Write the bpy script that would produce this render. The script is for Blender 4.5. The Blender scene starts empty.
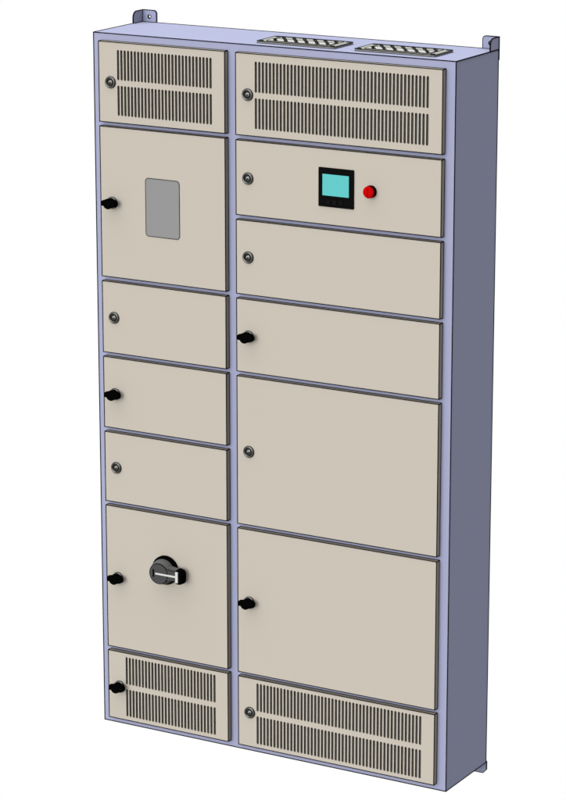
import bpy, bmesh, math
from mathutils import Vector, Matrix

S = bpy.context.scene
COL = S.collection

# ---------------------------------------------------------------- camera
cd = bpy.data.cameras.new("camera")
cam = bpy.data.objects.new("camera", cd)
COL.objects.link(cam)
cam.location = (4.55874866, -6.85273893, 3.12871218)
cam.rotation_euler = (1.31231346, 0.00057938999, 0.522816582)
cd.sensor_fit = 'VERTICAL'
cd.sensor_height = 36.0
cd.lens = 3006.02672 / 800.0 * 36.0
cd.clip_start = 0.1
cd.clip_end = 200.0
S.camera = cam

# ---------------------------------------------------------------- studio light (one broad soft light, upper front left, in a white surround)
w = bpy.data.worlds.new("World")
S.world = w
w.use_nodes = True
nt = w.node_tree
nt.nodes.clear()
out = nt.nodes.new('ShaderNodeOutputWorld')
bg = nt.nodes.new('ShaderNodeBackground')
tc = nt.nodes.new('ShaderNodeTexCoord')
# radiance by direction: even white surround + soft front light + soft top light - a dark flag at the right front
LOBES = [((-0.12, -0.97, 0.18), 17.5, 22.0), ((-0.05, 0.05, 1.0), 5.6, 4.0), ((0.88, -0.45, -0.10), -0.9, 1.5)]


def wmath(op, a, b, c=None):
    n = nt.nodes.new('ShaderNodeMath')
    n.operation = op
    for i, v in enumerate((a, b, c)):
        if v is None:
            continue
        if isinstance(v, float):
            n.inputs[i].default_value = v
        else:
            nt.links.new(v, n.inputs[i])
    return n.outputs[0]


acc = 1.0
for ld, gain, power in LOBES:
    dot = nt.nodes.new('ShaderNodeVectorMath')
    dot.operation = 'DOT_PRODUCT'
    dot.inputs[1].default_value = Vector(ld).normalized()
    nt.links.new(tc.outputs['Generated'], dot.inputs[0])
    acc = wmath('MULTIPLY_ADD', wmath('POWER', wmath('MAXIMUM', dot.outputs['Value'], 0.0), power), gain, acc)
nt.links.new(acc, bg.inputs['Strength'])
bg.inputs['Color'].default_value = (1, 1, 1, 1)
nt.links.new(bg.outputs[0], out.inputs['Surface'])

S.view_settings.view_transform = 'Standard'
S.view_settings.look = 'None'
S.view_settings.exposure = 0.0
S.view_settings.gamma = 1.0
S.render.resolution_x = 724
S.render.resolution_y = 1024


# ---------------------------------------------------------------- materials
def material(name, color, rough=0.6, spec=0.1, metal=0.0, grain=0.02, scale=60.0, bump=0.0):
    m = bpy.data.materials.new(name)
    m.use_nodes = True
    t = m.node_tree
    b = t.nodes['Principled BSDF']
    b.inputs['Roughness'].default_value = rough
    b.inputs['Metallic'].default_value = metal
    b.inputs['Specular IOR Level'].default_value = spec
    co = t.nodes.new('ShaderNodeTexCoord')
    nz = t.nodes.new('ShaderNodeTexNoise')
    nz.inputs['Scale'].default_value = scale
    nz.inputs['Detail'].default_value = 3.0
    t.links.new(co.outputs['Object'], nz.inputs['Vector'])
    rp = t.nodes.new('ShaderNodeValToRGB')
    lo = [c * (1 - grain) for c in color]
    hi = [min(1, c * (1 + grain)) for c in color]
    rp.color_ramp.elements[0].position = 0.3
    rp.color_ramp.elements[1].position = 0.7
    rp.color_ramp.elements[0].color = (*lo, 1)
    rp.color_ramp.elements[1].color = (*hi, 1)
    t.links.new(nz.outputs['Fac'], rp.inputs['Fac'])
    t.links.new(rp.outputs['Color'], b.inputs['Base Color'])
    if bump:
        bp = t.nodes.new('ShaderNodeBump')
        bp.inputs['Strength'].default_value = bump
        bp.inputs['Distance'].default_value = 0.0004
        t.links.new(nz.outputs['Fac'], bp.inputs['Height'])
        t.links.new(bp.outputs['Normal'], b.inputs['Normal'])
    return m


M_BLUE = material("lavender_blue_enamel", (0.175, 0.183, 0.259), 0.7, 0.01, grain=0.004)
M_BEIGE = material("beige_powder_coat", (0.249, 0.227, 0.195), 0.7, 0.01, grain=0.003)
M_LINE = material("drawn_edge_line", (0.004, 0.004, 0.005), 0.9, 0.0)  # drawn outlines, added as thin beads along the edges
M_SLOTLINE = material("dark_slot_rim", (0.004, 0.004, 0.004), 0.9, 0.0)
M_BLACK = material("matt_black_plastic", (0.001, 0.001, 0.001), 0.9, 0.0)
M_BEZEL = material("black_panel_plastic", (0.0025, 0.0025, 0.0025), 0.8, 0.0)
M_BUTTON = material("dark_key_plastic", (0.0035, 0.0035, 0.0035), 0.8, 0.0)
M_SCREEN = material("turquoise_display", (0.054, 0.247, 0.246), 0.5, 0.02, grain=0.004)
M_WINDOW = material("grey_window_pane", (0.130, 0.130, 0.130), 0.5, 0.02, grain=0.004)
M_RED = material("red_lamp_plastic", (0.25, 0.0012, 0.0012), 0.6, 0.0)
M_DRED = material("dark_red_plastic", (0.05, 0.001, 0.001), 0.6, 0.0)
M_STEEL = material("dark_lock_steel", (0.062, 0.062, 0.058), 0.26, 0.5, 1.0)
M_STEELIN = material("blackened_lock_core", (0.008, 0.008, 0.008), 0.5, 0.1)
M_BACKING = material("added_grey_backing", (0.10, 0.10, 0.092), 0.8, 0.02)
M_PIN = material("bright_lock_pin", (0.18, 0.18, 0.18), 0.3, 0.5)
M_KNOB = material("dark_grey_knob_plastic", (0.032, 0.032, 0.032), 0.7, 0.03)
M_KNOBL = material("mid_grey_knob_plastic", (0.062, 0.062, 0.062), 0.7, 0.03)
M_WHITE = material("white_pointer_plastic", (0.30, 0.30, 0.29), 0.5, 0.1)
M_GRILL = material("pale_grey_cast_plate", (0.135, 0.135, 0.124), 0.5, 0.2)
M_GRILLW = material("pale_plate_slat", (0.22, 0.22, 0.205), 0.5, 0.2)
M_GRILLD = material("dark_plate_well", (0.012, 0.012, 0.012), 0.8, 0.05)


# ---------------------------------------------------------------- mesh helpers (millimetres in, metres out)
def box(x0, x1, y0, y1, z0, z1, mi=0, bm=None):
    bm = bm or bmesh.new()
    v = [bm.verts.new((x, y, z)) for x in (x0, x1) for y in (y0, y1) for z in (z0, z1)]
    for f in ((0, 1, 3, 2), (4, 6, 7, 5), (0, 4, 5, 1), (2, 3, 7, 6), (0, 2, 6, 4), (1, 5, 7, 3)):
        bm.faces.new([v[i] for i in f]).material_index = mi
    bmesh.ops.recalc_face_normals(bm, faces=bm.faces)
    return bm


def rrect(x0, x1, y0, y1, r, n=6):
    pts = []
    for cx, cy, a in ((x1 - r, y1 - r, 0), (x0 + r, y1 - r, 90), (x0 + r, y0 + r, 180), (x1 - r, y0 + r, 270)):
        for i in range(n + 1):
            t = math.radians(a + 90 * i / n)
            pts.append((cx + r * math.cos(t), cy + r * math.sin(t)))
    return pts


def circle(cx, cy, r, n=24):
    return [(cx + r * math.cos(2 * math.pi * i / n), cy + r * math.sin(2 * math.pi * i / n)) for i in range(n)]


def plate(outer, holes, d0, d1, axis='Y', mi=0):
    """flat plate with holes; outline in (x,z) for axis Y, (x,y) for Z, (y,z) for X; from depth d0 to d1"""
    cu = bpy.data.curves.new("tmp", 'CURVE')
    cu.dimensions = '2D'
    cu.fill_mode = 'BOTH'
    cu.extrude = abs(d1 - d0) / 2
    for loop in [outer] + holes:
        sp = cu.splines.new('POLY')
        sp.points.add(len(loop) - 1)
        for p, q in zip(sp.points, loop):
            p.co = (q[0], q[1], 0, 1)
        sp.use_cyclic_u = True
    ob = bpy.data.objects.new("tmp", cu)
    COL.objects.link(ob)
    me = bpy.data.meshes.new_from_object(ob.evaluated_get(bpy.context.evaluated_depsgraph_get()))
    bm = bmesh.new()
    bm.from_mesh(me)
    bpy.data.objects.remove(ob)
    bpy.data.curves.remove(cu)
    bpy.data.meshes.remove(me)
    bmesh.ops.remove_doubles(bm, verts=bm.verts, dist=1e-3)
    m = (d0 + d1) / 2
    for v in bm.verts:
        x, y, z = v.co
        if axis == 'Y':
            v.co = (x, m + z, y)
        elif axis == 'X':
            v.co = (m + z, x, y)
        else:
            v.co = (x, y, m + z)
    for f in bm.faces:
        f.material_index = mi
        f.smooth = False
    bmesh.ops.recalc_face_normals(bm, faces=bm.faces)
    return bm


def lathe(cx, cz, prof, n=32, mi=None, face=0.0):
    """turned about the y axis through (cx, cz); prof = [(r, y, mat), ...] from the door outwards"""
    bm = bmesh.new()
    rings = []
    for r, y, m in prof:
        if r < 1e-6:
            rings.append([bm.verts.new((cx, y, cz))])
        else:
            rings.append([bm.verts.new((cx + r * math.cos(2 * math.pi * i / n), y, cz + r * math.sin(2 * math.pi * i / n))) for i in range(n)])
    for k in range(len(rings) - 1):
        a, b = rings[k], rings[k + 1]
        for i in range(n):
            j = (i + 1) % n
            if len(a) == 1 and len(b) == 1:
                continue
            if len(b) == 1:
                f = bm.faces.new((a[i], a[j], b[0]))
            elif len(a) == 1:
                f = bm.faces.new((a[0], b[j], b[i]))
            else:
                f = bm.faces.new((a[i], a[j], b[j], b[i]))
            f.material_index = prof[k + 1][2]
            f.smooth = False
    if len(rings[0]) > 1:
        bm.faces.new(rings[0][::-1]).material_index = prof[0][2]
    bmesh.ops.recalc_face_normals(bm, faces=bm.faces)
    return bm


def prism_y(pts, y0, y1, mi=0, scale_front=1.0, bm=None):
    """pts in (x,z); y0 back, y1 front; the front outline shrinks towards its middle"""
    bm = bm or bmesh.new()
    cx = sum(p[0] for p in pts) / len(pts)
    cz = sum(p[1] for p in pts) / len(pts)
    a = [bm.verts.new((x, y0, z)) for x, z in pts]
    b = [bm.verts.new((cx + (x - cx) * scale_front, y1, cz + (z - cz) * scale_front)) for x, z in pts]
    fs = [bm.faces.new(a), bm.faces.new(b[::-1])]
    n = len(pts)
    for i in range(n):
        j = (i + 1) % n
        fs.append(bm.faces.new((a[j], a[i], b[i], b[j])))
    for f in fs:
        f.material_index = mi
    bmesh.ops.recalc_face_normals(bm, faces=fs)
    return bm


def outline(bm, r, mi, angle=28, skip=None):
    """a thin round dark bead laid along every sharp edge of the piece"""
    segs = []
    lim = math.radians(angle)
    for e in bm.edges:
        if len(e.link_faces) == 2 and e.calc_face_angle(0) < lim:
            continue
        a, b = e.verts[0].co.copy(), e.verts[1].co.copy()
        if skip and skip(a, b):
            continue
        segs.append((a, b))
    N = 6
    for a, b in segs:
        d = b - a
        if d.length < 1e-4:
            continue
        d.normalize()
        u = d.orthogonal().normalized()
        v = d.cross(u)
        a = a - d * r * 0.35
        b = b + d * r * 0.35
        ra = [bm.verts.new(a + (u * math.cos(k * math.tau / N) + v * math.sin(k * math.tau / N)) * r) for k in range(N)]
        rb = [bm.verts.new(b + (u * math.cos(k * math.tau / N) + v * math.sin(k * math.tau / N)) * r) for k in range(N)]
        for k in range(N):
            j = (k + 1) % N
            bm.faces.new((ra[k], ra[j], rb[j], rb[k])).material_index = mi
        bm.faces.new(ra[::-1]).material_index = mi
        bm.faces.new(rb).material_index = mi
    return bm


def merge(dst, src):
    me = bpy.data.meshes.new("tmp")
    src.to_mesh(me)
    dst.from_mesh(me)
    bpy.data.meshes.remove(me)
    src.free()
    return dst


ORG = {}


def link(name, bm, mats, parent, origin, label=None):
    o = Vector(origin)
    for v in bm.verts:
        v.co = (v.co - o) * 0.001
    me = bpy.data.meshes.new(name)
    bm.to_mesh(me)
    bm.free()
    for m in mats:
        me.materials.append(m)
    ob = bpy.data.objects.new(name, me)
    COL.objects.link(ob)
    ob.parent = parent
    ob.location = (o - ORG[parent.name]) * 0.001
    ORG[ob.name] = o
    if label:
        ob["label"] = label
    return ob


def copy_part(src, parent, origin, label=None):
    """another of the same part (sharing its mesh), with its own sub-parts if it has any"""
    c = src.copy()
    COL.objects.link(c)
    c.parent = parent
    c.location = (Vector(origin) - ORG[parent.name]) * 0.001
    ORG[c.name] = Vector(origin)
    if "label" in c:
        del c["label"]
    if label:
        c["label"] = label
    return c


# ---------------------------------------------------------------- the cabinet
X0, X1, D, H, T = 10.7, 1119.7, 246.6, 2000.0, 17.2
LW = 1.6                                    # bead radius on the big edges
root = bpy.data.objects.new("switchboard_cabinet", None)
COL.objects.link(root)
root.location = (0.565, D * 0.0005, 0.0)
ORG[root.name] = Vector((565.0, D * 0.5, 0.0))
root["label"] = "tall lavender-blue steel switchboard cabinet with beige doors on a white background"
root["category"] = "cabinet"

body = link("body", outline(box(X0, X1, 0, D, 0, H), LW, 1), [M_BLUE, M_LINE], root, (565, D / 2, 0))

# mounting lugs: angle brackets at the back corners
def lug(xs, sx, up, holes=True):
    """xs: outer side x, sx: +1 when the bracket reaches towards +x, up: True at the top"""
    def X(d): return xs + sx * d
    b = H if up else 0.0
    s = 1 if up else -1
    # back plate, behind the body, with a rounded outer corner and a bolt hole
    o = [(X(0), b - s * 27), (X(0), b + s * 33.5)] if up else [(X(-1), b - s * 2), (X(-1), b + s * 22), (X(9), b + s * 33)]
    r = 9
    for i in range(7):
        t = math.radians(90 - 90 * i / 6)
        o.append((X(47 - r + r * math.cos(t)), b + s * (33.5 - r + r * math.sin(t))))
    o.append((X(47), b - s * (27 if up else 2)))
    h = [circle(X(24.5), b + s * 15.5, 5.2, 20)]
    bm = plate(o, h, D + 0.3, D + 4.8)
    outline(bm, 1.1, 1, 40)
    if up:
        f = [(D + 0.2, b + 0.8), (D + 0.2, b + 33.5)]
        for i in range(8):
            t = math.radians(90 + 90 * i / 7)
            f.append((D - 31 + 17 * math.cos(t), b + 15.5 + 18 * math.sin(t)))
        f.append((D - 48, b + 0.8))
        fl = plate(f, [], X(0), X(2.2), 'X')
        outline(fl, 1.1, 1, 40)
        merge(bm, fl)
    return bm


lug1 = link("mounting_lug", lug(X0, 1, True), [M_BLUE, M_LINE], root, (X0 + 23, D, H), "bracket with a bolt hole at the top left back corner")
lug2 = link("mounting_lug", lug(X1, -1, True), [M_BLUE, M_LINE], root, (X1 - 23, D, H), "bracket with a bolt hole at the top right back corner")
lug3 = link("mounting_lug", lug(X1, -1, False), [M_BLUE, M_LINE], root, (X1 - 23, D, 0), "bracket below the bottom right back corner")


# ---------------------------------------------------------------- doors
def make_door(x0, x1, z0, z1, slots=0, xs=0.0, hole=None, label=None):
    holes = []
    if slots:
        zc = (z0 + z1) / 2
        for i in range(slots):
            x = xs + 10.9 * i
            for a, b in ((8.2, 89.6), (-89.6, -8.2)):
                holes.append(rrect(x - 2.6, x + 2.6, zc + a, zc + b, 2.55, 3))
    bm = plate([(x0, z0), (x1, z0), (x1, z1), (x0, z1)], holes, -T, -0.05)
    e = 2.0
    big = lambda a, b: not (min(abs(a.x - x0), abs(a.x - x1)) < e and min(abs(b.x - x0), abs(b.x - x1)) < e
                            or min(abs(a.z - z0), abs(a.z - z1)) < e and min(abs(b.z - z0), abs(b.z - z1)) < e)
    n0 = len(bm.faces)
    # beads round the door itself
    ob = box(x0, x1, -T, -0.05, z0, z1)
    nf = list(ob.faces)
    outline(ob, 1.4, 1)
    bmesh.ops.delete(ob, geom=nf, context='FACES_ONLY')
    # beads round the slots on the front face only
    if slots:
        backing = box(xs - 7, xs + 10.9 * (slots - 1) + 7, -T + 5.0, -T + 7.0, zc - 94, zc + 94, 3)  # added grey sheet that brightens the slots in place of their inner walls
        outline(bm, 0.75, 2, 40, skip=lambda a, b: abs(a.x - b.x) > 5.5 or not (big(a, b) and a.y < -T + 1 and b.y < -T + 1))
    merge(bm, ob)
    if slots:
        merge(bm, backing)
    return link("door", bm, [M_BEIGE, M_LINE, M_SLOTLINE, M_BACKING], root, ((x0 + x1) / 2, 0, (z0 + z1) / 2), label)


LXa, LXb, RXa, RXb = 37.6, 438.5, 472.8, 1090.8
dL = [make_door(LXa, LXb, 1758.7, 1979.7, 28, 100.6, label="narrow vented door, topmost in the left column"),
      make_door(LXa, LXb, 1324.3, 1745.5, label="tall left door with a grey viewing window"),
      make_door(LXa, LXb, 1107.0, 1310.3, label="left door with a round lock below the windowed door"),
      make_door(LXa, LXb, 889.3, 1093.2, label="left door with a black handle between two doors with round locks"),
      make_door(LXa, LXb, 671.8, 875.3, label="left door with a round lock above the rotary switch door"),
      make_door(LXa, LXb, 236.8, 658.2, label="tall left door with the rotary switch"),
      make_door(LXa, LXb, 18.9, 223.3, 28, 99.9, label="narrow vented door at the bottom with a black handle")]
dR = [make_door(RXa, RXb, 1759.0, 1979.3, 48, 535.4, label="wide vented door, topmost in the right column"),
      make_door(RXa, RXb, 1541.2, 1744.6, label="wide door with the display and the red button"),
      make_door(RXa, RXb, 1323.4, 1527.4, label="wide blank door just below the display door"),
      make_door(RXa, RXb, 1106.2, 1309.8, label="wide low door with a black handle"),
      make_door(RXa, RXb, 670.8, 1092.3, label="tall wide door with a round lock"),
      make_door(RXa, RXb, 236.0, 657.0, label="tall wide door with a black handle"),
      make_door(RXa, RXb, 18.5, 222.6, 48, 535.3, label="wide vented door at the bottom with a round lock")]

# ---------------------------------------------------------------- locks
F = -T


def lock_mesh():
    """round cam lock with a sunk core"""
    prof = [(16.6, F, 1), (17.0, F - 1.0, 1), (17.0, F - 1.8, 1)]
    for k in range(9):
        t = math.radians(180 * k / 8)
        prof.append((13.4 + 3.4 * math.cos(t), F - 2.2 - 3.4 * math.sin(t), 0))
    prof += [(9.6, F - 1.9, 1), (0, F - 1.9, 1)]
    bm = lathe(0, 0, prof, 40)
    for f in bm.faces:
        f.smooth = f.material_index == 0
    core = lathe(0, 0, [(7.2, F - 1.8, 0), (7.2, F - 3.4, 0), (6.4, F - 4.2, 0), (4.8, F - 4.7, 0), (0, F - 4.9, 0)], 28)
    merge(bm, core)
    merge(bm, prism_y([(-2.6, -5.2), (1.6, -5.6), (2.6, 1.0), (-1.4, 1.6)], F - 4.4, F - 5.3, 1))
    merge(bm, prism_y([(-3.0, 1.4), (1.0, 1.0), (2.2, 4.2), (-1.6, 4.8)], F - 4.2, F - 5.6, 2))
    for f in bm.faces:
        f.normal_update()
    return bm


def handle_mesh():
    """black wing handle on a short stem over the lock"""
    bm = lathe(0, 0, [(11, F - 4.5, 0), (11, F - 12, 0), (13.8, F - 13, 0), (14.6, F - 15, 0), (14.6, F - 26, 0), (12.6, F - 29.5, 0), (0, F - 29.5, 0)], 28)
    # the long nib points to the left, towards the frame
    wing = [(-25, -6.0), (-22, -7.0), (-12, -7.6), (-5, -11.5), (4, -12.2), (12, -11.0), (21, -9.0), (25, -4.5), (25.5, 4.0), (21, 9.0),
            (12, 11.6), (3, 12.0), (-6, 8.6), (-20, 7.6), (-24.5, 6.0)]
    wing = [(x + 1.6, z + 1.0) for x, z in wing]
    merge(bm, prism_y(wing, F - 14, F - 27.5, 0, 0.93))
    return bm


lock0 = hand0 = None
LX, RX = 75.6, 510.3


def zc(z0, z1): return (z0 + z1) / 2


for dd, lx, cfg in ((dL, LX, [('r', 1869.2), ('h', 1534.9), ('r', 1208.6), ('h', 989.0), ('r', 773.5), ('h', 447.5), ('h', 119.0)]),
                    (dR, RX, [('r', 1869.2), ('r', 1642.9), ('r', 1426.6), ('h', 1207.0), ('r', 881.5), ('h', 446.5), ('r', 120.0)])):
    for d, (k, z) in zip(dd, cfg):
        if lock0 is None:
            b = lock_mesh()
            bmesh.ops.translate(b, verts=b.verts, vec=(lx, 0, z))
            lock0 = link("lock", b, [M_STEEL, M_STEELIN, M_PIN], d, (lx, F, z))
        else:
            copy_part(lock0, d, (lx, F, z))
        if k == 'h':
            if hand0 is None:
                b = handle_mesh()
                bmesh.ops.translate(b, verts=b.verts, vec=(lx, 0, z))
                hand0 = link("handle", b, [M_BLACK], d, (lx, F, z))
            else:
                copy_part(hand0, d, (lx, F, z))

# ---------------------------------------------------------------- viewing window (left column, second door)
d = dL[1]
bm = plate(rrect(184.3, 293.2, 1452.6, 1614.2, 9.5, 7), [], F - 0.6, F + 0.5)
outline(bm, 0.95, 1, 40)
link("window", bm, [M_WINDOW, M_LINE], d, (239, F, 1533), "grey viewing pane with rounded corners")

# ---------------------------------------------------------------- display and button (right column, second door)
d = dR[1]
bm = plate(rrect(728.6, 834.0, 1590.2, 1694.2, 2.0, 3), [], F - 3.0, F)
outline(bm, 0.5, 0, 40)
link("display_bezel", bm, [M_BEZEL], d, (781, F, 1642), "square black display frame")
bm = plate(rrect(740.6, 820.0, 1620.2, 1677.6, 0.6, 2), [], F - 3.7, F - 2.9)
link("display_screen", bm, [M_SCREEN], d, (780, F - 3, 1649), "plain turquoise screen")
key0 = None
for x in (757.0, 776.5, 796.0):
    if key0 is None:
        bm = plate(rrect(x - 7.2, x + 7.2, 1596.5, 1611.5, 1.2, 2), [], F - 3.9, F - 2.9)
        outline(bm, 0.4, 1, 40)
        key0 = link("display_key", bm, [M_BUTTON, M_BLACK], d, (x, F - 3, 1604))
    else:
        copy_part(key0, d, (x, F - 3, 1604))

bx, bz = 885.2, 1643.2
bm = lathe(bx, bz, [(16.3, F, 0), (16.6, F - 2, 0), (16.6, F - 9, 0), (16.0, F - 10, 0), (0, F - 10, 0)], 32)  # black collar; its black also stands for the button's shadow side
link("button_collar", bm, [M_BLACK], d, (bx, F, bz), "black collar of the red button")
bm = lathe(bx, bz, [(15.8, F - 9.8, 1), (16.3, F - 11.0, 1), (16.2, F - 16.0, 1), (15.2, F - 18.0, 0), (13.0, F - 19.4, 0), (9.0, F - 20.3, 0), (0, F - 20.6, 0)], 32)  # cap side in darker red, shade put into the colour
merge(bm, box(bx - 0.6, bx + 0.6, F - 21.0, F - 19.0, bz - 12, bz + 12, 1))
link("button", bm, [M_RED, M_DRED], d, (bx, F - 14, bz), "round red push button with a dark centre line")

# ---------------------------------------------------------------- rotary switch (left column, sixth door)
d = dL[5]
kx, kz = 236.0, 495.5
bm = lathe(kx + 2, kz + 2, [(41, F, 0), (42, F - 2, 0), (42, F - 9, 0), (40.5, F - 12, 0), (0, F - 12, 0)], 48)
link("switch_base", bm, [M_BLACK], d, (kx, F, kz), "round black base of the rotary switch")

bm = lathe(kx, kz, [(36.0, F - 11.5, 1), (36.5, F - 14, 1), (35.2, F - 24, 1), (30.5, F - 37, 1), (29.6, F - 38.5, 2), (28.8, F - 39.0, 0),
                    (0, F - 39.0, 0)], 48)
# grip reaching to the right
merge(bm, prism_y([(kx + 12, kz - 23), (kx + 62, kz - 17), (kx + 62, kz + 17), (kx + 12, kz + 23)], F - 15, F - 30, 1, 0.94))
g = prism_y([(kx + 20, kz - 19), (kx + 61, kz - 15.5), (kx + 61, kz + 15.5), (kx + 20, kz + 19)], F - 29, F - 38.2, 0, 0.86)
outline(g, 0.7, 2)
merge(bm, g)
ring = lathe(kx, kz, [(29.6, F - 38.6, 2), (30.2, F - 39.2, 2), (29.4, F - 39.7, 2), (28.6, F - 39.3, 2), (28.4, F - 38.6, 2)], 48)
merge(bm, ring)
link("switch_grip", bm, [M_KNOB, M_KNOBL, M_LINE], d, (kx, F - 12, kz), "dark grey turning grip pointing right")

tip = [(kx + 55, kz - 20), (kx + 60, kz - 23.5), (kx + 71, kz - 23), (kx + 76, kz - 17), (kx + 76.5, kz + 8), (kx + 72, kz + 16), (kx + 61, kz + 19.5), (kx + 55, kz + 19)]
link("switch_grip_end", prism_y(tip, F - 14, F - 37.6, 0, 0.93), [M_BLACK], d, (kx + 70, F - 25, kz), "black block at the end of the grip")

bm = box(kx - 10, kx + 58, F - 40.6, F - 37.8, kz - 2.6, kz + 2.2)
bmesh.ops.rotate(bm, verts=bm.verts, cent=(kx, F - 39, kz), matrix=Matrix.Rotation(0, 3, 'Y'))
merge(bm, box(kx + 56.5, kx + 64.5, F - 41.0, F - 37.0, kz - 16.5, kz + 14.5))
link("switch_pointer", bm, [M_WHITE], d, (kx + 20, F - 40, kz), "white T-shaped pointer line")
link("switch_mark", box(kx - 19, kx - 14.5, F - 39.9, F - 38.8, kz - 11, kz + 11), [M_BLACK], d, (kx - 17, F - 39, kz), "short black upright mark")


# ---------------------------------------------------------------- cast vent plates on the roof
def clip(poly, ax, lim, keep_less):
    res = []
    for i in range(len(poly)):
        a, b = poly[i], poly[(i + 1) % len(poly)]
        ia = (a[ax] <= lim) == keep_less
        ib = (b[ax] <= lim) == keep_less
        if ia:
            res.append(a)
        if ia != ib:
            t = (lim - a[ax]) / (b[ax] - a[ax])
            res.append((a[0] + (b[0] - a[0]) * t, a[1] + (b[1] - a[1]) * t))
    return res


def vent_plate(xa, xb):
    ya, yb, zt = 39.0, 147.0, H + 5.5
    wx0, wx1, wy0, wy1 = xa + 22, xb - 24, 53.0, 142.0
    corners = [(xa + 11, ya + 10), (xb - 11, ya + 10), (xa + 11, yb - 10), (xb - 11, yb - 10)]
    bm = plate(rrect(xa, xb, ya, yb, 7, 4), [rrect(wx0, wx1, wy0, wy1, 4, 3)], H + 0.2, zt, 'Z', 0)
    outline(bm, 1.2, 1, 35)
    fl = box(wx0 + .5, wx1 - .5, wy0 + .5, wy1 - .5, H + 0.6, H + 1.6, 2)
    merge(bm, fl)
    p = link("vent_plate", bm, [M_GRILL, M_LINE, M_GRILLD], root, ((xa + xb) / 2, 95, H))
    for cx, cy in corners:
        s = plate(circle(cx, cy, 6.5, 14), [], zt - 0.3, zt + 1.6, 'Z')
        link("screw", s, [M_GRILLD], p, (cx, cy, zt))
    for i in range(8):
        xf = wx0 + 32.0 * i + 4
        q = [(xf, wy0), (xf + 22, wy0), (xf - 38, wy1), (xf - 60, wy1)]
        q = clip(clip(q, 0, wx0 + 1, False), 0, wx1 - 1, True)
        if len(q) < 3:
            continue
        mid = wy0 + 42
        sb = None
        for a, b, top, mi in ((wy0, mid, zt + 1.2, 0), (mid + 6, wy1, zt - 0.3, 1)):
            h = clip(clip(q, 1, b, True), 1, a, False)
            if len(h) < 3:
                continue
            area = abs(sum(h[k][0] * h[(k + 1) % len(h)][1] - h[(k + 1) % len(h)][0] * h[k][1] for k in range(len(h)))) / 2
            if area < 40:
                continue
            s = plate(h, [], H + 1.6, top, 'Z', mi)
            outline(s, 0.8, 2, 35)
            sb = s if sb is None else merge(sb, s)
        if sb:
            link("slat", sb, [M_GRILLW, M_GRILL, M_LINE], p, (xf - 20, 95, zt))
    return p


v1 = vent_plate(503.5, 741.5)
v1["label"] = "pale slatted plate nearer the middle of the roof"
v2 = vent_plate(800.5, 1038.5)
v2["label"] = "pale slatted plate nearer the right side of the roof"
